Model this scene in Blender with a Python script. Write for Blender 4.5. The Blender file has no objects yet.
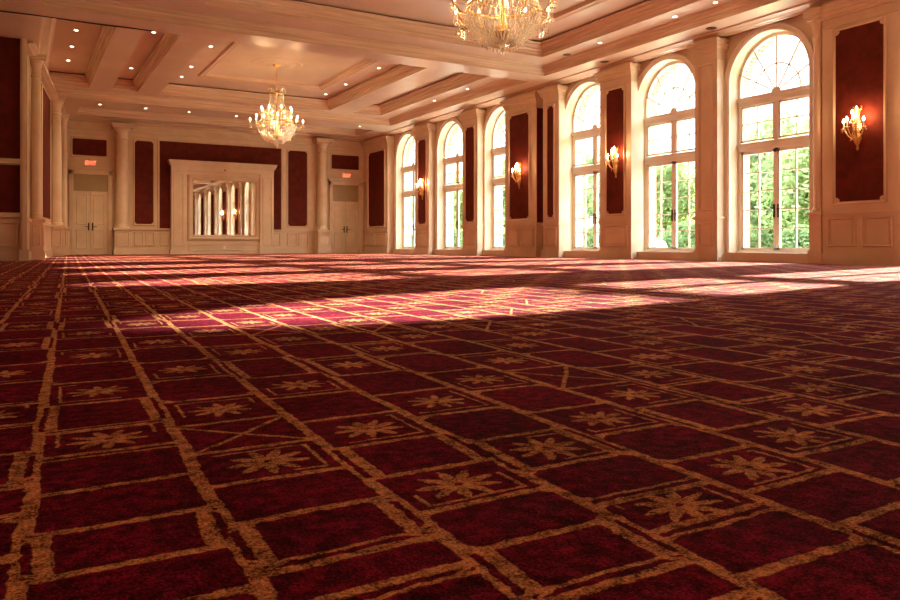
import bpy, bmesh, math, random
from mathutils import Vector, Matrix
random.seed(7)
PI = math.pi
scene = bpy.context.scene
COL = scene.collection

# ------------------------------------------------------------------ materials
def new_mat(name):
    m = bpy.data.materials.new(name); m.use_nodes = True
    nt = m.node_tree; nt.nodes.clear()
    out = nt.nodes.new('ShaderNodeOutputMaterial')
    return m, nt, out

def noise(nt, vec, scale, detail=3, rough=.55):
    n = nt.nodes.new('ShaderNodeTexNoise'); n.inputs['Scale'].default_value = scale
    n.inputs['Detail'].default_value = detail; n.inputs['Roughness'].default_value = rough
    if vec is not None: nt.links.new(vec, n.inputs['Vector'])
    return n

def coords(nt, scale=(1, 1, 1)):
    g = nt.nodes.new('ShaderNodeNewGeometry')
    mp = nt.nodes.new('ShaderNodeMapping'); mp.inputs['Scale'].default_value = scale
    nt.links.new(g.outputs['Position'], mp.inputs['Vector'])
    return mp.outputs['Vector']

def paint(name, c1, c2, rough=.45, scale=3, stretch=(1, 1, 1), bump=.0, metallic=0, spec=.5, bscale=30):
    m, nt, out = new_mat(name)
    p = nt.nodes.new('ShaderNodeBsdfPrincipled')
    v = coords(nt, stretch)
    n = noise(nt, v, scale, 4)
    r = nt.nodes.new('ShaderNodeValToRGB')
    r.color_ramp.elements[0].position = .35; r.color_ramp.elements[1].position = .68
    r.color_ramp.elements[0].color = (*c1, 1); r.color_ramp.elements[1].color = (*c2, 1)
    nt.links.new(n.outputs['Fac'], r.inputs['Fac'])
    nt.links.new(r.outputs['Color'], p.inputs['Base Color'])
    p.inputs['Roughness'].default_value = rough
    p.inputs['Metallic'].default_value = metallic
    p.inputs['Specular IOR Level'].default_value = spec
    if bump:
        n2 = noise(nt, v, bscale, 3)
        b = nt.nodes.new('ShaderNodeBump'); b.inputs['Strength'].default_value = bump; b.inputs['Distance'].default_value = .01
        nt.links.new(n2.outputs['Fac'], b.inputs['Height']); nt.links.new(b.outputs['Normal'], p.inputs['Normal'])
    nt.links.new(p.outputs['BSDF'], out.inputs['Surface'])
    return m

def emit(name, col, s):
    m, nt, out = new_mat(name)
    e = nt.nodes.new('ShaderNodeEmission'); e.inputs['Color'].default_value = (*col, 1); e.inputs['Strength'].default_value = s
    nt.links.new(e.outputs[0], out.inputs['Surface']); return m

def crystal_mat():
    m, nt, out = new_mat('crystal')
    g = nt.nodes.new('ShaderNodeBsdfGlossy'); g.inputs['Roughness'].default_value = .08; g.inputs['Color'].default_value = (1, .95, .85, 1)
    t = nt.nodes.new('ShaderNodeBsdfTranslucent'); t.inputs['Color'].default_value = (.95, .92, .86, 1)
    tr = nt.nodes.new('ShaderNodeBsdfTransparent'); tr.inputs['Color'].default_value = (1, .97, .92, 1)
    a = nt.nodes.new('ShaderNodeMixShader'); a.inputs[0].default_value = .5
    b = nt.nodes.new('ShaderNodeMixShader'); b.inputs[0].default_value = .5
    nt.links.new(g.outputs[0], a.inputs[1]); nt.links.new(t.outputs[0], a.inputs[2])
    nt.links.new(a.outputs[0], b.inputs[1]); nt.links.new(tr.outputs[0], b.inputs[2])
    nt.links.new(b.outputs[0], out.inputs['Surface']); return m

def glass_mat():
    m, nt, out = new_mat('window_glass')
    g = nt.nodes.new('ShaderNodeBsdfGlossy'); g.inputs['Roughness'].default_value = .02
    tr = nt.nodes.new('ShaderNodeBsdfTransparent'); tr.inputs['Color'].default_value = (.96, .98, .97, 1)
    lw = nt.nodes.new('ShaderNodeLayerWeight'); lw.inputs['Blend'].default_value = .5
    pw = nt.nodes.new('ShaderNodeMath'); pw.operation = 'POWER'; pw.inputs[1].default_value = 4.5
    fr = nt.nodes.new('ShaderNodeMath'); fr.operation = 'MULTIPLY_ADD'; fr.inputs[1].default_value = .9; fr.inputs[2].default_value = .04
    nt.links.new(lw.outputs['Facing'], pw.inputs[0]); nt.links.new(pw.outputs[0], fr.inputs[0])
    b = nt.nodes.new('ShaderNodeMixShader')
    nt.links.new(fr.outputs[0], b.inputs[0]); nt.links.new(tr.outputs[0], b.inputs[1]); nt.links.new(g.outputs[0], b.inputs[2])
    nt.links.new(b.outputs[0], out.inputs['Surface']); return m

def mirror_mat():
    m, nt, out = new_mat('mirror_glass')
    g = nt.nodes.new('ShaderNodeBsdfGlossy'); g.inputs['Roughness'].default_value = .015; g.inputs['Color'].default_value = (.86, .86, .82, 1)
    nt.links.new(g.outputs[0], out.inputs['Surface']); return m

def brick_mat():
    m, nt, out = new_mat('brick')
    p = nt.nodes.new('ShaderNodeBsdfPrincipled'); p.inputs['Roughness'].default_value = .85
    g = nt.nodes.new('ShaderNodeNewGeometry'); sp = nt.nodes.new('ShaderNodeSeparateXYZ'); cb = nt.nodes.new('ShaderNodeCombineXYZ')
    ad = nt.nodes.new('ShaderNodeMath'); ad.operation = 'ADD'
    nt.links.new(g.outputs['Position'], sp.inputs[0])
    nt.links.new(sp.outputs[0], ad.inputs[0]); nt.links.new(sp.outputs[1], ad.inputs[1])
    nt.links.new(ad.outputs[0], cb.inputs[0]); nt.links.new(sp.outputs[2], cb.inputs[1])
    b = nt.nodes.new('ShaderNodeTexBrick'); b.inputs['Scale'].default_value = 4
    b.inputs['Color1'].default_value = (.42, .13, .08, 1); b.inputs['Color2'].default_value = (.52, .19, .12, 1); b.inputs['Mortar'].default_value = (.5, .42, .36, 1)
    b.inputs['Mortar Size'].default_value = .03
    nt.links.new(cb.outputs[0], b.inputs['Vector']); nt.links.new(b.outputs['Color'], p.inputs['Base Color'])
    nt.links.new(p.outputs[0], out.inputs['Surface']); return m

def leaf_mat(name, c1, c2):
    m, nt, out = new_mat(name)
    n = noise(nt, coords(nt), 1.2, 3)
    r = nt.nodes.new('ShaderNodeValToRGB')
    r.color_ramp.elements[0].position = .35; r.color_ramp.elements[1].position = .65
    r.color_ramp.elements[0].color = (*c1, 1); r.color_ramp.elements[1].color = (*c2, 1)
    nt.links.new(n.outputs['Fac'], r.inputs['Fac'])
    d = nt.nodes.new('ShaderNodeBsdfDiffuse'); t = nt.nodes.new('ShaderNodeBsdfTranslucent')
    a = nt.nodes.new('ShaderNodeMixShader'); a.inputs[0].default_value = .5
    nt.links.new(r.outputs[0], d.inputs[0]); nt.links.new(r.outputs[0], t.inputs[0])
    nt.links.new(d.outputs[0], a.inputs[1]); nt.links.new(t.outputs[0], a.inputs[2]); nt.links.new(a.outputs[0], out.inputs['Surface'])
    return m

# --- expression helper for the carpet pattern
class X:
    nt = None
    def __init__(s, sock): s.s = sock
    @staticmethod
    def op(o, *a):
        n = X.nt.nodes.new('ShaderNodeMath'); n.operation = o
        for i, v in enumerate(a):
            if isinstance(v, X): X.nt.links.new(v.s, n.inputs[i])
            else: n.inputs[i].default_value = v
        return X(n.outputs[0])
    def __add__(s, o): return X.op('ADD', s, o)
    __radd__ = __add__
    def __sub__(s, o): return X.op('SUBTRACT', s, o)
    def __rsub__(s, o): return X.op('SUBTRACT', o, s)
    def __mul__(s, o): return X.op('MULTIPLY', s, o)
    __rmul__ = __mul__
    def __truediv__(s, o): return X.op('DIVIDE', s, o)
    def __abs__(s): return X.op('ABSOLUTE', s)
def xfloor(a): return X.op('FLOOR', a)
def xmin(a, b): return X.op('MINIMUM', a, b)
def xmax(a, b): return X.op('MAXIMUM', a, b)
def sstep(v, lo, hi):
    n = X.nt.nodes.new('ShaderNodeMapRange'); n.interpolation_type = 'SMOOTHSTEP'
    n.inputs['From Min'].default_value = lo; n.inputs['From Max'].default_value = hi
    X.nt.links.new(v.s, n.inputs['Value']); return X(n.outputs[0])
def below(v, t, soft=.0012): return 1 - sstep(v, t - soft, t + soft)

def carpet_mat():
    m, nt, out = new_mat('carpet'); X.nt = nt
    p = nt.nodes.new('ShaderNodeBsdfPrincipled')
    g = nt.nodes.new('ShaderNodeNewGeometry'); sp = nt.nodes.new('ShaderNodeSeparateXYZ')
    nt.links.new(g.outputs['Position'], sp.inputs[0])
    pos = g.outputs['Position']
    nj = noise(nt, pos, 55, 2); sj = nt.nodes.new('ShaderNodeSeparateColor'); nt.links.new(nj.outputs['Color'], sj.inputs[0])
    nk = noise(nt, pos, 5, 1); sk = nt.nodes.new('ShaderNodeSeparateColor'); nt.links.new(nk.outputs['Color'], sk.inputs[0])
    x = X(sp.outputs[0]) + (X(sj.outputs[0]) - .5) * .012 + (X(sk.outputs[0]) - .5) * .016
    y = X(sp.outputs[1]) + (X(sj.outputs[1]) - .5) * .012 + (X(sk.outputs[1]) - .5) * .016
    cw = .211
    u = (x - (y - 1) * .05 - .005) / cw
    c = xfloor(u); fu = u - c
    yp = y + c * .075
    yc = xmax(xmin(yp, 2.2), .8)
    r = X.op('LOGARITHM', yc / .9, math.e) / .145 + (xmax(yp, 2.2) - 2.2) / .319 + (xmin(yp, .8) - .8) / .116
    v = r + .5
    row = xfloor(v); fv = v - row
    ch = yc * .145
    # per-cell random
    cb = nt.nodes.new('ShaderNodeCombineXYZ'); nt.links.new(c.s, cb.inputs[0]); nt.links.new(row.s, cb.inputs[1])
    wn = nt.nodes.new('ShaderNodeTexWhiteNoise'); wn.noise_dimensions = '2D'; nt.links.new(cb.outputs[0], wn.inputs['Vector'])
    h = X(wn.outputs['Value'])
    sc_ = nt.nodes.new('ShaderNodeSeparateColor'); nt.links.new(wn.outputs['Color'], sc_.inputs[0])
    h2 = X(sc_.outputs[1])
    par = X.op('MODULO', c + row + 4000, 2)       # 1 => flower cell
    par = X.op('GREATER_THAN', par, .5)
    par = par * X.op('GREATER_THAN', yp, .83 + xmax(3 - c, 0.) * .12)
    dx = (fu - .5) * cw; dy = (fv - .5) * ch
    jog = (h - .5) * .03
    ax = abs(dx + jog * .0); ay = abs(dy)
    # column bands (stepped sideways from cell to cell)
    l1 = below(abs(abs(dx) - cw * .5 + X.op('GREATER_THAN', h, .84) * .02), .0098)
    # cross lines
    l2 = below(abs(abs(dy) - ch * .5 + X.op('GREATER_THAN', h2, .84) * .018), .0075)
    # inner frame of the flower cells
    inner = xmax(abs(dx) - cw * .36, abs(dy) - ch * .37)
    side = X.op('GREATER_THAN', dy * (h2 - .5) + dx * (h - .5), -.0008)
    l3 = below(abs(inner), .0033) * par * side
    # cut corners on some plain cells
    diag = abs(dx) / cw + abs(dy) / ch
    l4 = below(abs(diag - .86), .035, .01) * (1 - par) * X.op('GREATER_THAN', h2, .45)
    l5 = below(abs(abs(dx) / cw - abs(dy) / ch), .035, .01) * (1 - par) * X.op('LESS_THAN', h2, .13) * X.op('GREATER_THAN', yp, 1.15)
    # flower
    sy = xmin(ch * .40, .062)
    px = dx / .064; py = dy / sy
    rad = X.op('SQRT', px * px + py * py)
    ang = X.op('ARCTAN2', py, px) + h * 6.28
    n_ = 9
    t = ang * (n_ / (2 * PI)) + 20
    fr = abs(t - xfloor(t) - .5) * (2 * PI / n_)
    prof = X.op('SINE', xmin(rad, 1.0) * PI * .93 ) * .135 + rad * .02
    fl = below(fr * rad - prof, 0, .02) * X.op('LESS_THAN', rad, 1.0) * par * X.op('GREATER_THAN', rad, .1)
    # mottled pile
    nf = noise(nt, pos, 260, 2, .7); nm = noise(nt, pos, 38, 4, .65); nb = noise(nt, pos, 3.3, 3)
    N3 = X(noise(nt, pos, 110, 3, .7).outputs['Fac'])
    F, M_, B = X(nf.outputs['Fac']), X(nm.outputs['Fac']), X(nb.outputs['Fac'])
    mask = xmax(xmax(xmax(l1, l2), xmax(l3, l4)), xmax(l5, fl))
    mask = mask * (sstep(M_ * .6 + F * .4, .34, .48) * .45 + .55)
    rr = nt.nodes.new('ShaderNodeValToRGB')
    e = rr.color_ramp.elements
    e[0].position = .38; e[0].color = (.028, .001, .005, 1); e[1].position = .64; e[1].color = (.36, .013, .05, 1)
    e.new(.5).color = (.125, .004, .018, 1)
    mixv = (F * .42 + M_ * .4 + N3 * .18 - .5) * 1.5 + .5 + (B - .5) * .25
    nt.links.new(mixv.s, rr.inputs['Fac'])
    rg = nt.nodes.new('ShaderNodeValToRGB'); e = rg.color_ramp.elements
    e[0].position = .38; e[0].color = (.14, .035, .012, 1); e[1].position = .62; e[1].color = (1, .5, .21, 1)
    nt.links.new(mixv.s, rg.inputs['Fac'])
    mx = nt.nodes.new('ShaderNodeMix'); mx.data_type = 'RGBA'
    nt.links.new(mask.s, mx.inputs['Factor']); nt.links.new(rr.outputs[0], mx.inputs['A']); nt.links.new(rg.outputs[0], mx.inputs['B'])
    nt.links.new(mx.outputs['Result'], p.inputs['Base Color'])
    p.inputs['Roughness'].default_value = .95; p.inputs['Specular IOR Level'].default_value = .04
    p.inputs['Sheen Weight'].default_value = .0; p.inputs['Sheen Roughness'].default_value = .5
    p.inputs['Sheen Tint'].default_value = (1, .55, .5, 1)
    bh = F * .6 + M_ * .9 + mask * .35
    b = nt.nodes.new('ShaderNodeBump'); b.inputs['Strength'].default_value = .9; b.inputs['Distance'].default_value = .006
    nt.links.new(bh.s, b.inputs['Height']); nt.links.new(b.outputs[0], p.inputs['Normal'])
    nt.links.new(p.outputs[0], out.inputs['Surface'])
    return m

CREAM = paint('cream_paint', (.62, .47, .315), (.73, .575, .41), .27, 1.5, (1, 1, 1))
WINP = paint('window_paint', (.76, .68, .56), (.82, .75, .64), .35, 2)
TRANS = paint('olive_transom_paint', (.34, .25, .12), (.4, .3, .16), .45, 2)
CREAM2 = paint('cream_panel_paint', (.6, .45, .29), (.7, .54, .37), .42, 2, (1, 1, 1))
CEIL = paint('ceiling_paint', (.56, .42, .31), (.68, .52, .39), .32, 1.3, (.5, .5, 3))
CEILM = paint('ceiling_moulding_paint', (.56, .41, .28), (.76, .58, .42), .25, 2.2, (.35, .35, 9))
RED = paint('red_fabric', (.085, .009, .0035), (.13, .014, .006), .75, 6, bump=.25, bscale=160, spec=.2)
DOORP = paint('door_paint', (.62, .5, .34), (.72, .58, .41), .4, 2)
BRASS = paint('brass', (.5, .3, .11), (.7, .45, .18), .3, 20, metallic=.9)
GILT = paint('gilt', (.55, .33, .1), (.8, .52, .2), .35, 30, metallic=.7)
BRONZE = paint('dark_bronze', (.06, .035, .015), (.1, .06, .03), .4, 20, metallic=.7)
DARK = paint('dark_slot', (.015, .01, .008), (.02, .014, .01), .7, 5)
CANDLE = paint('candle_sleeve', (.85, .72, .5), (.92, .8, .6), .5, 10)
BULB = emit('lit_bulb', (1, .74, .42), 11)
SBULB = emit('lit_sconce_bulb', (1, .72, .4), 26)
DOWN = emit('lit_downlight', (1, .74, .42), 14)
EXITR = emit('exit_red', (1, .12, .05), 1.6)
CRYSTAL = crystal_mat(); GLASS = glass_mat(); MIRROR = mirror_mat(); BRICK = brick_mat(); CARPET = carpet_mat()
WHITE = paint('white_plastic', (.8, .76, .68), (.85, .8, .72), .5, 5)
STONE = paint('pale_stone', (.5, .46, .38), (.62, .57, .48), .8, 3)
LAWN = paint('lawn', (.14, .22, .05), (.22, .32, .08), .9, .6, spec=.1)
BARK = paint('bark', (.08, .05, .03), (.14, .09, .05), .9, 5)
LEAF = leaf_mat('leaves', (.19, .23, .07), (.4, .44, .2)); LEAF2 = leaf_mat('dark_leaves', (.1, .14, .05), (.25, .29, .12))

# ------------------------------------------------------------------ mesh builder
class MB:
    def __init__(s): s.v = []; s.f = []
    def add(s, vs, fs):
        n = len(s.v); s.v += [tuple(v) for v in vs]; s.f += [tuple(i + n for i in f) for f in fs]
    def box(s, x0, x1, y0, y1, z0, z1):
        s.add([(x0, y0, z0), (x1, y0, z0), (x1, y1, z0), (x0, y1, z0), (x0, y0, z1), (x1, y0, z1), (x1, y1, z1), (x0, y1, z1)],
              [(0, 3, 2, 1), (4, 5, 6, 7), (0, 1, 5, 4), (1, 2, 6, 5), (2, 3, 7, 6), (3, 0, 4, 7)])
    def quad(s, a, b, c, d): s.add([a, b, c, d], [(0, 1, 2, 3)])
    def lathe(s, prof, n=16, c=(0, 0, 0), a0=0, a1=2 * PI):
        full = abs(a1 - a0 - 2 * PI) < 1e-6; m = n if full else n + 1
        vs = []
        for r, z in prof:
            for i in range(m):
                a = a0 + (a1 - a0) * i / n; vs.append((c[0] + r * math.cos(a), c[1] + r * math.sin(a), c[2] + z))
        fs = []
        for j in range(len(prof) - 1):
            for i in range(n):
                k = (i + 1) % m; fs.append((j * m + i, j * m + k, (j + 1) * m + k, (j + 1) * m + i))
        s.add(vs, fs)
    def tube(s, pts, r, n=6):
        pts = [Vector(p) for p in pts]; rs = r if isinstance(r, (list, tuple)) else [r] * len(pts)
        vs = []
        up = Vector((0, 0, 1))
        for i, p in enumerate(pts):
            d = (pts[min(i + 1, len(pts) - 1)] - pts[max(i - 1, 0)]).normalized()
            a = d.cross(up)
            if a.length < .05: a = d.cross(Vector((1, 0, 0)))
            a.normalize(); b = d.cross(a)
            for k in range(n):
                t = 2 * PI * k / n; vs.append(p + (a * math.cos(t) + b * math.sin(t)) * rs[i])
        fs = [(i * n + k, i * n + (k + 1) % n, (i + 1) * n + (k + 1) % n, (i + 1) * n + k) for i in range(len(pts) - 1) for k in range(n)]
        fs += [tuple(range(n - 1, -1, -1)), tuple(range((len(pts) - 1) * n, len(pts) * n))]
        s.add(vs, fs)
    def octa(s, c, r, h):
        x, y, z = c
        s.add([(x + r, y, z), (x, y + r, z), (x - r, y, z), (x, y - r, z), (x, y, z + h), (x, y, z - h)],
              [(0, 1, 4), (1, 2, 4), (2, 3, 4), (3, 0, 4), (1, 0, 5), (2, 1, 5), (3, 2, 5), (0, 3, 5)])
    def rings(s, rs, close=True):
        """rs: list of equally long vertex loops"""
        m = len(rs[0]); vs = [v for r in rs for v in r]
        fs = []
        for j in range(len(rs) - 1):
            for i in range(m if close else m - 1):
                k = (i + 1) % m; fs.append((j * m + i, j * m + k, (j + 1) * m + k, (j + 1) * m + i))
        s.add(vs, fs)
    def build(s, name, mat, parent=None, smooth=False, bevel=0):
        me = bpy.data.meshes.new(name); me.from_pydata(s.v, [], s.f); me.validate(); me.update()
        bm = bmesh.new(); bm.from_mesh(me); bmesh.ops.recalc_face_normals(bm, faces=bm.faces); bm.to_mesh(me); bm.free()
        me.materials.append(mat)
        if smooth:
            for p in me.polygons: p.use_smooth = True
        o = bpy.data.objects.new(name, me); COL.objects.link(o)
        if parent is not None: o.parent = parent
        if bevel:
            b = o.modifiers.new('bevel', 'BEVEL'); b.width = bevel; b.segments = 2; b.limit_method = 'ANGLE'
        return o

def tag(o, label=None, cat=None, group=None, kind=None):
    if label: o['label'] = label
    if cat: o['category'] = cat
    if group: o['group'] = group
    if kind: o['kind'] = kind
    return o
def empty(name, loc=(0, 0, 0), rz=0):
    o = bpy.data.objects.new(name, None); o.empty_display_size = .1; COL.objects.link(o); o.location = loc; o.rotation_euler = (0, 0, rz); return o
def copy_tree(o, parent=None):
    c = o.copy(); COL.objects.link(c)
    if parent is not None: c.parent = parent
    for ch in [k for k in bpy.data.objects if k.parent == o and k != c]:
        copy_tree(ch, c)
    return c
def structure(o, label, cat): return tag(o, label, cat, kind='structure')

# ------------------------------------------------------------------ dimensions
XW = 12.1          # front of the piers on the window wall
XA = 12.36         # arched wall plane
XG = 12.62         # window joinery plane
YF = 28.1          # far wall
YN = -7.5          # near wall, behind the camera
ZC, Z2, Z3 = 4.6, 4.85, 5.2
XL = -1.2

# ------------------------------------------------------------------ floor
b = MB(); b.add([(XL - .2, YN, 0), (XA + .24, YN, 0), (XA + .24, YF + .2, 0), (XL - .2, YF + .2, 0), (XL - .2, YN, -.05), (XA + .24, YN, -.05), (XA + .24, YF + .2, -.05), (XL - .2, YF + .2, -.05)],
                [(0, 1, 2, 3), (7, 6, 5, 4), (0, 4, 5, 1), (1, 5, 6, 2), (2, 6, 7, 3), (3, 7, 4, 0)])
structure(b.build('floor', CARPET), 'deep red carpet with gold grid lines and leafy flower motifs', 'floor')

# ------------------------------------------------------------------ window wall
# windows: (centre y, opening y0, y1)
WIN = [(9.33, 8.28, 10.31), (11.93, 10.88, 12.74), (14.56, 13.80, 15.38), (18.42, 17.86, 19.36), (21.42, 20.25, 22.48), (24.62, 23.52, 25.80),
       (5.82, 4.85, 6.72), (2.2, 1.2, 3.2), (-1.3, -2.3, -.3), (-4.8, -5.8, -3.8)]
ZS, R0 = 3.53, .875      # spring height and radius of the openings
SILL = .18
def arch_pts(cy, r, n=24): return [(cy + r * math.cos(PI * i / n), ZS + r * math.sin(PI * i / n)) for i in range(n + 1)]
def outline(cy, r, z0=SILL):
    return [(cy + r, z0)] + arch_pts(cy, r) + [(cy - r, z0)]
def arched_wall(b, y0, y1, ztop, cy, r, x0, x1, z0=0):
    """solid wall y0..y1 with one arched opening"""
    o = outline(cy, r, z0)
    ctr = []
    for (y, z) in o:                                   # project each outline point to the outer rectangle
        if z <= ZS + 1e-6: ctr.append((y1 if y > cy else y0, z))
        else:
            a = math.atan2(z - ZS, y - cy); dx, dz = math.cos(a), math.sin(a)
            ty = ((y1 - cy) if dx > 0 else (cy - y0)) / max(abs(dx), 1e-6); tz = (ztop - ZS) / max(dz, 1e-6)
            t = min(ty, tz); ctr.append((cy + dx * t, ZS + dz * t))
    # insert corners
    oo, cc = [o[0]], [ctr[0]]
    for i in range(1, len(o)):
        a, c = ctr[i - 1], ctr[i]
        if a[0] == y1 and abs(c[0] - y1) > 1e-6 and c[1] >= ztop - 1e-6: oo.append(o[i]); cc.append((y1, ztop))
        if c[0] <= y0 + 1e-6 and a[0] > y0 + 1e-6: oo.append(o[i]); cc.append((y0, ztop))
        oo.append(o[i]); cc.append(c)
    F = lambda pts, x: [(x, p[0], p[1]) for p in pts]
    b.rings([F(cc, x0), F(oo, x0)], False); b.rings([F(oo, x0), F(oo, x1)], False); b.rings([F(oo, x1), F(cc, x1)], False)

wb = MB(); eb = MB()
edges = sorted([(y0, y1, cy) for cy, y0, y1 in WIN])
prev = YN
cuts = [YN] + [(edges[i][1] + edges[i + 1][0]) / 2 for i in range(len(edges) - 1)] + [YF + .2]
for i, (y0, y1, cy) in enumerate(edges):
    arched_wall(wb, cuts[i], cuts[i + 1], ZC, cy, R0, XA, XG)
    arched_wall(eb, cuts[i], cuts[i + 1], 6.0, cy, R0 + .01, XG + .1, XG + .34, -.3)
wall_right = structure(wb.build('wall_right', CREAM2), 'cream wall with a row of tall arched window openings', 'wall')
structure(eb.build('wall_exterior', BRICK), 'red brick outer wall seen through the window glass', 'wall')

# archivolt casing around each opening
def casing(cy):
    b = MB(); prof = [(.0, 0), (.0, -.035), (.035, -.05), (.05, -.03), (.09, -.03), (.1, -.055), (.125, -.055), (.135, 0)]
    rs = []
    for d, dx in prof: rs.append([(XA + dx, y, z) for y, z in outline(cy, R0 + d, SILL)])
    b.rings(rs, False)
    return b
for cy, y0, y1 in WIN:
    o = casing(cy).build('window_casing', WINP, wall_right)
    b = MB(); b.box(XA - .12, XG + .06, max(y0, cy - 1.02) + .02, min(y1, cy + 1.02) - .02, 0, SILL); b.box(XA - .15, XA - .1, max(y0, cy - 1.02) + .02, min(y1, cy + 1.02) - .02, 0, .05)
    b.build('window_step', CREAM, wall_right)

# piers: (y0, y1, [red panels], wainscot panels, red?)
def frame_mould(b, plane, a0, a1, z0, z1, w=.05, d=.03, face=-1, axis='x'):
    """raised picture-frame moulding; plane = coordinate of the wall face"""
    prof = [(0, 0), (0, d * .6), (w * .25, d), (w * .5, d), (w * .7, d * .4), (w, d * .4), (w, 0)]
    rs = []
    for t, h in prof:
        q = plane + face * h
        if axis == 'x': rs.append([(q, a0 + t, z0 + t), (q, a1 - t, z0 + t), (q, a1 - t, z1 - t), (q, a0 + t, z1 - t)])
        else: rs.append([(a0 + t, q, z0 + t), (a1 - t, q, z0 + t), (a1 - t, q, z1 - t), (a0 + t, q, z1 - t)])
    b.rings(rs, True)
def notched(a0, a1, z0, z1, n=.09):
    return [(a0 + n, z0), (a1 - n, z0), (a1 - n, z0 + n * .55), (a1 - n * .5, z0 + n), (a1, z0 + n), (a1, z1 - n), (a1 - n * .5, z1 - n), (a1 - n, z1 - n * .55), (a1 - n, z1),
            (a0 + n, z1), (a0 + n, z1 - n * .55), (a0 + n * .5, z1 - n), (a0, z1 - n), (a0, z0 + n), (a0 + n * .5, z0 + n), (a0 + n, z0 + n * .55)]
def red_panel(plane, a0, a1, z0, z1, parent, face=-1, axis='x', n=.09):
    P = notched(a0, a1, z0, z1, n); b = MB(); q = plane + face * .012
    f = (lambda p, x: (x, p[0], p[1])) if axis == 'x' else (lambda p, x: (p[0], x, p[1]))
    b.rings([[f(p, plane) for p in P], [f(p, q) for p in P]])
    b.add([f(p, q) for p in P], [tuple(range(len(P)))])
    o = b.build('fabric_panel', RED, parent)
    m = MB(); frame_mould(m, plane, a0 - .045, a1 + .045, z0 - .045, z1 + .045, .05, .04, face, axis)
    # gilt-cream rosettes in the notched corners
    for ya, za in ((a0 + n * .45, z0 + n * .45), (a1 - n * .45, z0 + n * .45), (a0 + n * .45, z1 - n * .45), (a1 - n * .45, z1 - n * .45)):
        for rr, hh in ((n * .42, .015), (n * .25, .03)):
            c = [f((ya + rr * math.cos(t * PI / 4), za + rr * math.sin(t * PI / 4)), plane + face * hh) for t in range(8)]
            c0 = [f((ya + rr * math.cos(t * PI / 4), za + rr * math.sin(t * PI / 4)), plane) for t in range(8)]
            m.rings([c0, c]); m.add(c, [tuple(range(8))])
    m.build('panel_moulding', CREAM, o)
    return o

def pier(y0, y1, reds, nw, shaft=False, base=True):
    b = MB()
    b.box(XW, XA + .1, y0, y1, 0, ZC)
    if base:
        b.box(XW - .045, XA + .02, y0 - .045, y1 + .045, 0, .17); b.box(XW - .03, XA + .01, y0 - .03, y1 + .03, .17, .2); b.box(XW - .015, XA + .01, y0 - .015, y1 + .015, .2, .23)
    o = b.build('pier', CREAM, wall_right)
    d = MB()
    for h0, h1, e in ((.845, .865, .02), (.865, .895, .045), (.895, .91, .03)): d.box(XW - e, XA + .02, y0 - e, y1 + e, h0, h1)
    d.build('dado_rail', CREAM, o)
    c = MB()
    for h0, h1, e in ((4.06, 4.09, .02), (4.22, 4.26, .03), (4.26, 4.33, .055), (4.33, 4.4, .09), (4.4, 4.46, .12)): c.box(XW - e, XA + .02, y0 - e * .8, y1 + e * .8, h0, h1)
    c.build('capital', CREAM, o)
    w = (y1 - y0)
    m = .11 if w > .9 else .08
    m2 = MB()
    gap = .1; pw = (w - 2 * m - gap * (nw - 1)) / nw
    for i in range(nw):
        a = y0 + m + i * (pw + gap); frame_mould(m2, XW, a, a + pw, .3, .79, .045, .035)
        m2.box(XW - .012, XW, a + .07, a + pw - .07, .37, .72)
    m2.build('wainscot_panel', CREAM2, o)
    for a0, a1 in reds: red_panel(XW, a0, a1, 1.06, 3.98, o, n=.075 if (a1 - a0) > .45 else .06)
    if shaft:
        s = MB(); frame_mould(s, XW, y0 + .1, y1 - .1, 1.02, 4.0, .05, .035); s.build('shaft_moulding', CREAM2, o)
    return o
pier(6.72, 8.05, [(6.97, 7.80)], 2)
# slim engaged column between the first panel and window
def engaged(y0, y1):
    b = MB(); w = (y1 - y0) / 2; cy = (y0 + y1) / 2
    b.box(XW - .06, XA, y0 - .02, y1 + .02, 0, .24); b.box(XW - .04, XA, y0, y1, .24, .84); b.box(XW - .07, XA, y0 - .025, y1 + .02, .84, .91)
    b.lathe([(w * .95, .91), (w * .95, .95), (w * .8, .97), (w * .8, 1.0), (w * .74, 1.02), (w * .68, 3.95), (w * .82, 3.97), (w * .82, 4.0), (w * .7, 4.02), (w * .72, 4.12), (w * .9, 4.2), (w * 1.15, 4.26)], 18, (XW + .05, cy, 0))
    b.box(XW - .1, XA, y0 - .03, y1 + .03, 4.26, 4.34); b.box(XW - .14, XA, y0 - .06, y1 + .06, 4.34, 4.46)
    b.build('engaged_column', CREAM, wall_right, bevel=.006)
engaged(8.05, 8.27)
pier(10.31, 10.88, [], 1, shaft=True)
pier(12.74, 13.80, [(12.97, 13.56)], 1)
pier(15.38, 16.06, [(15.59, 15.86)], 1)
# recess strip of red between two piers
b = MB(); b.box(XW + .025, XA - .0, 16.355, 16.37, .94, 4.04); b.build('fabric_strip', RED, wall_right)
pier(16.37, 17.86, [(16.69, 17.61)], 2)
pier(19.36, 20.25, [(19.53, 20.05)], 1)
pier(22.48, 23.52, [(22.68, 23.26)], 1)
pier(25.80, 28.1, [(26.05, 27.55)], 2)
for a, c in ((3.2, 4.85), (-.3, 1.2), (-3.8, -2.3), (-7.5, -5.8)): pier(a, c, [(a + .25, c - .25)], 2)

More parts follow.
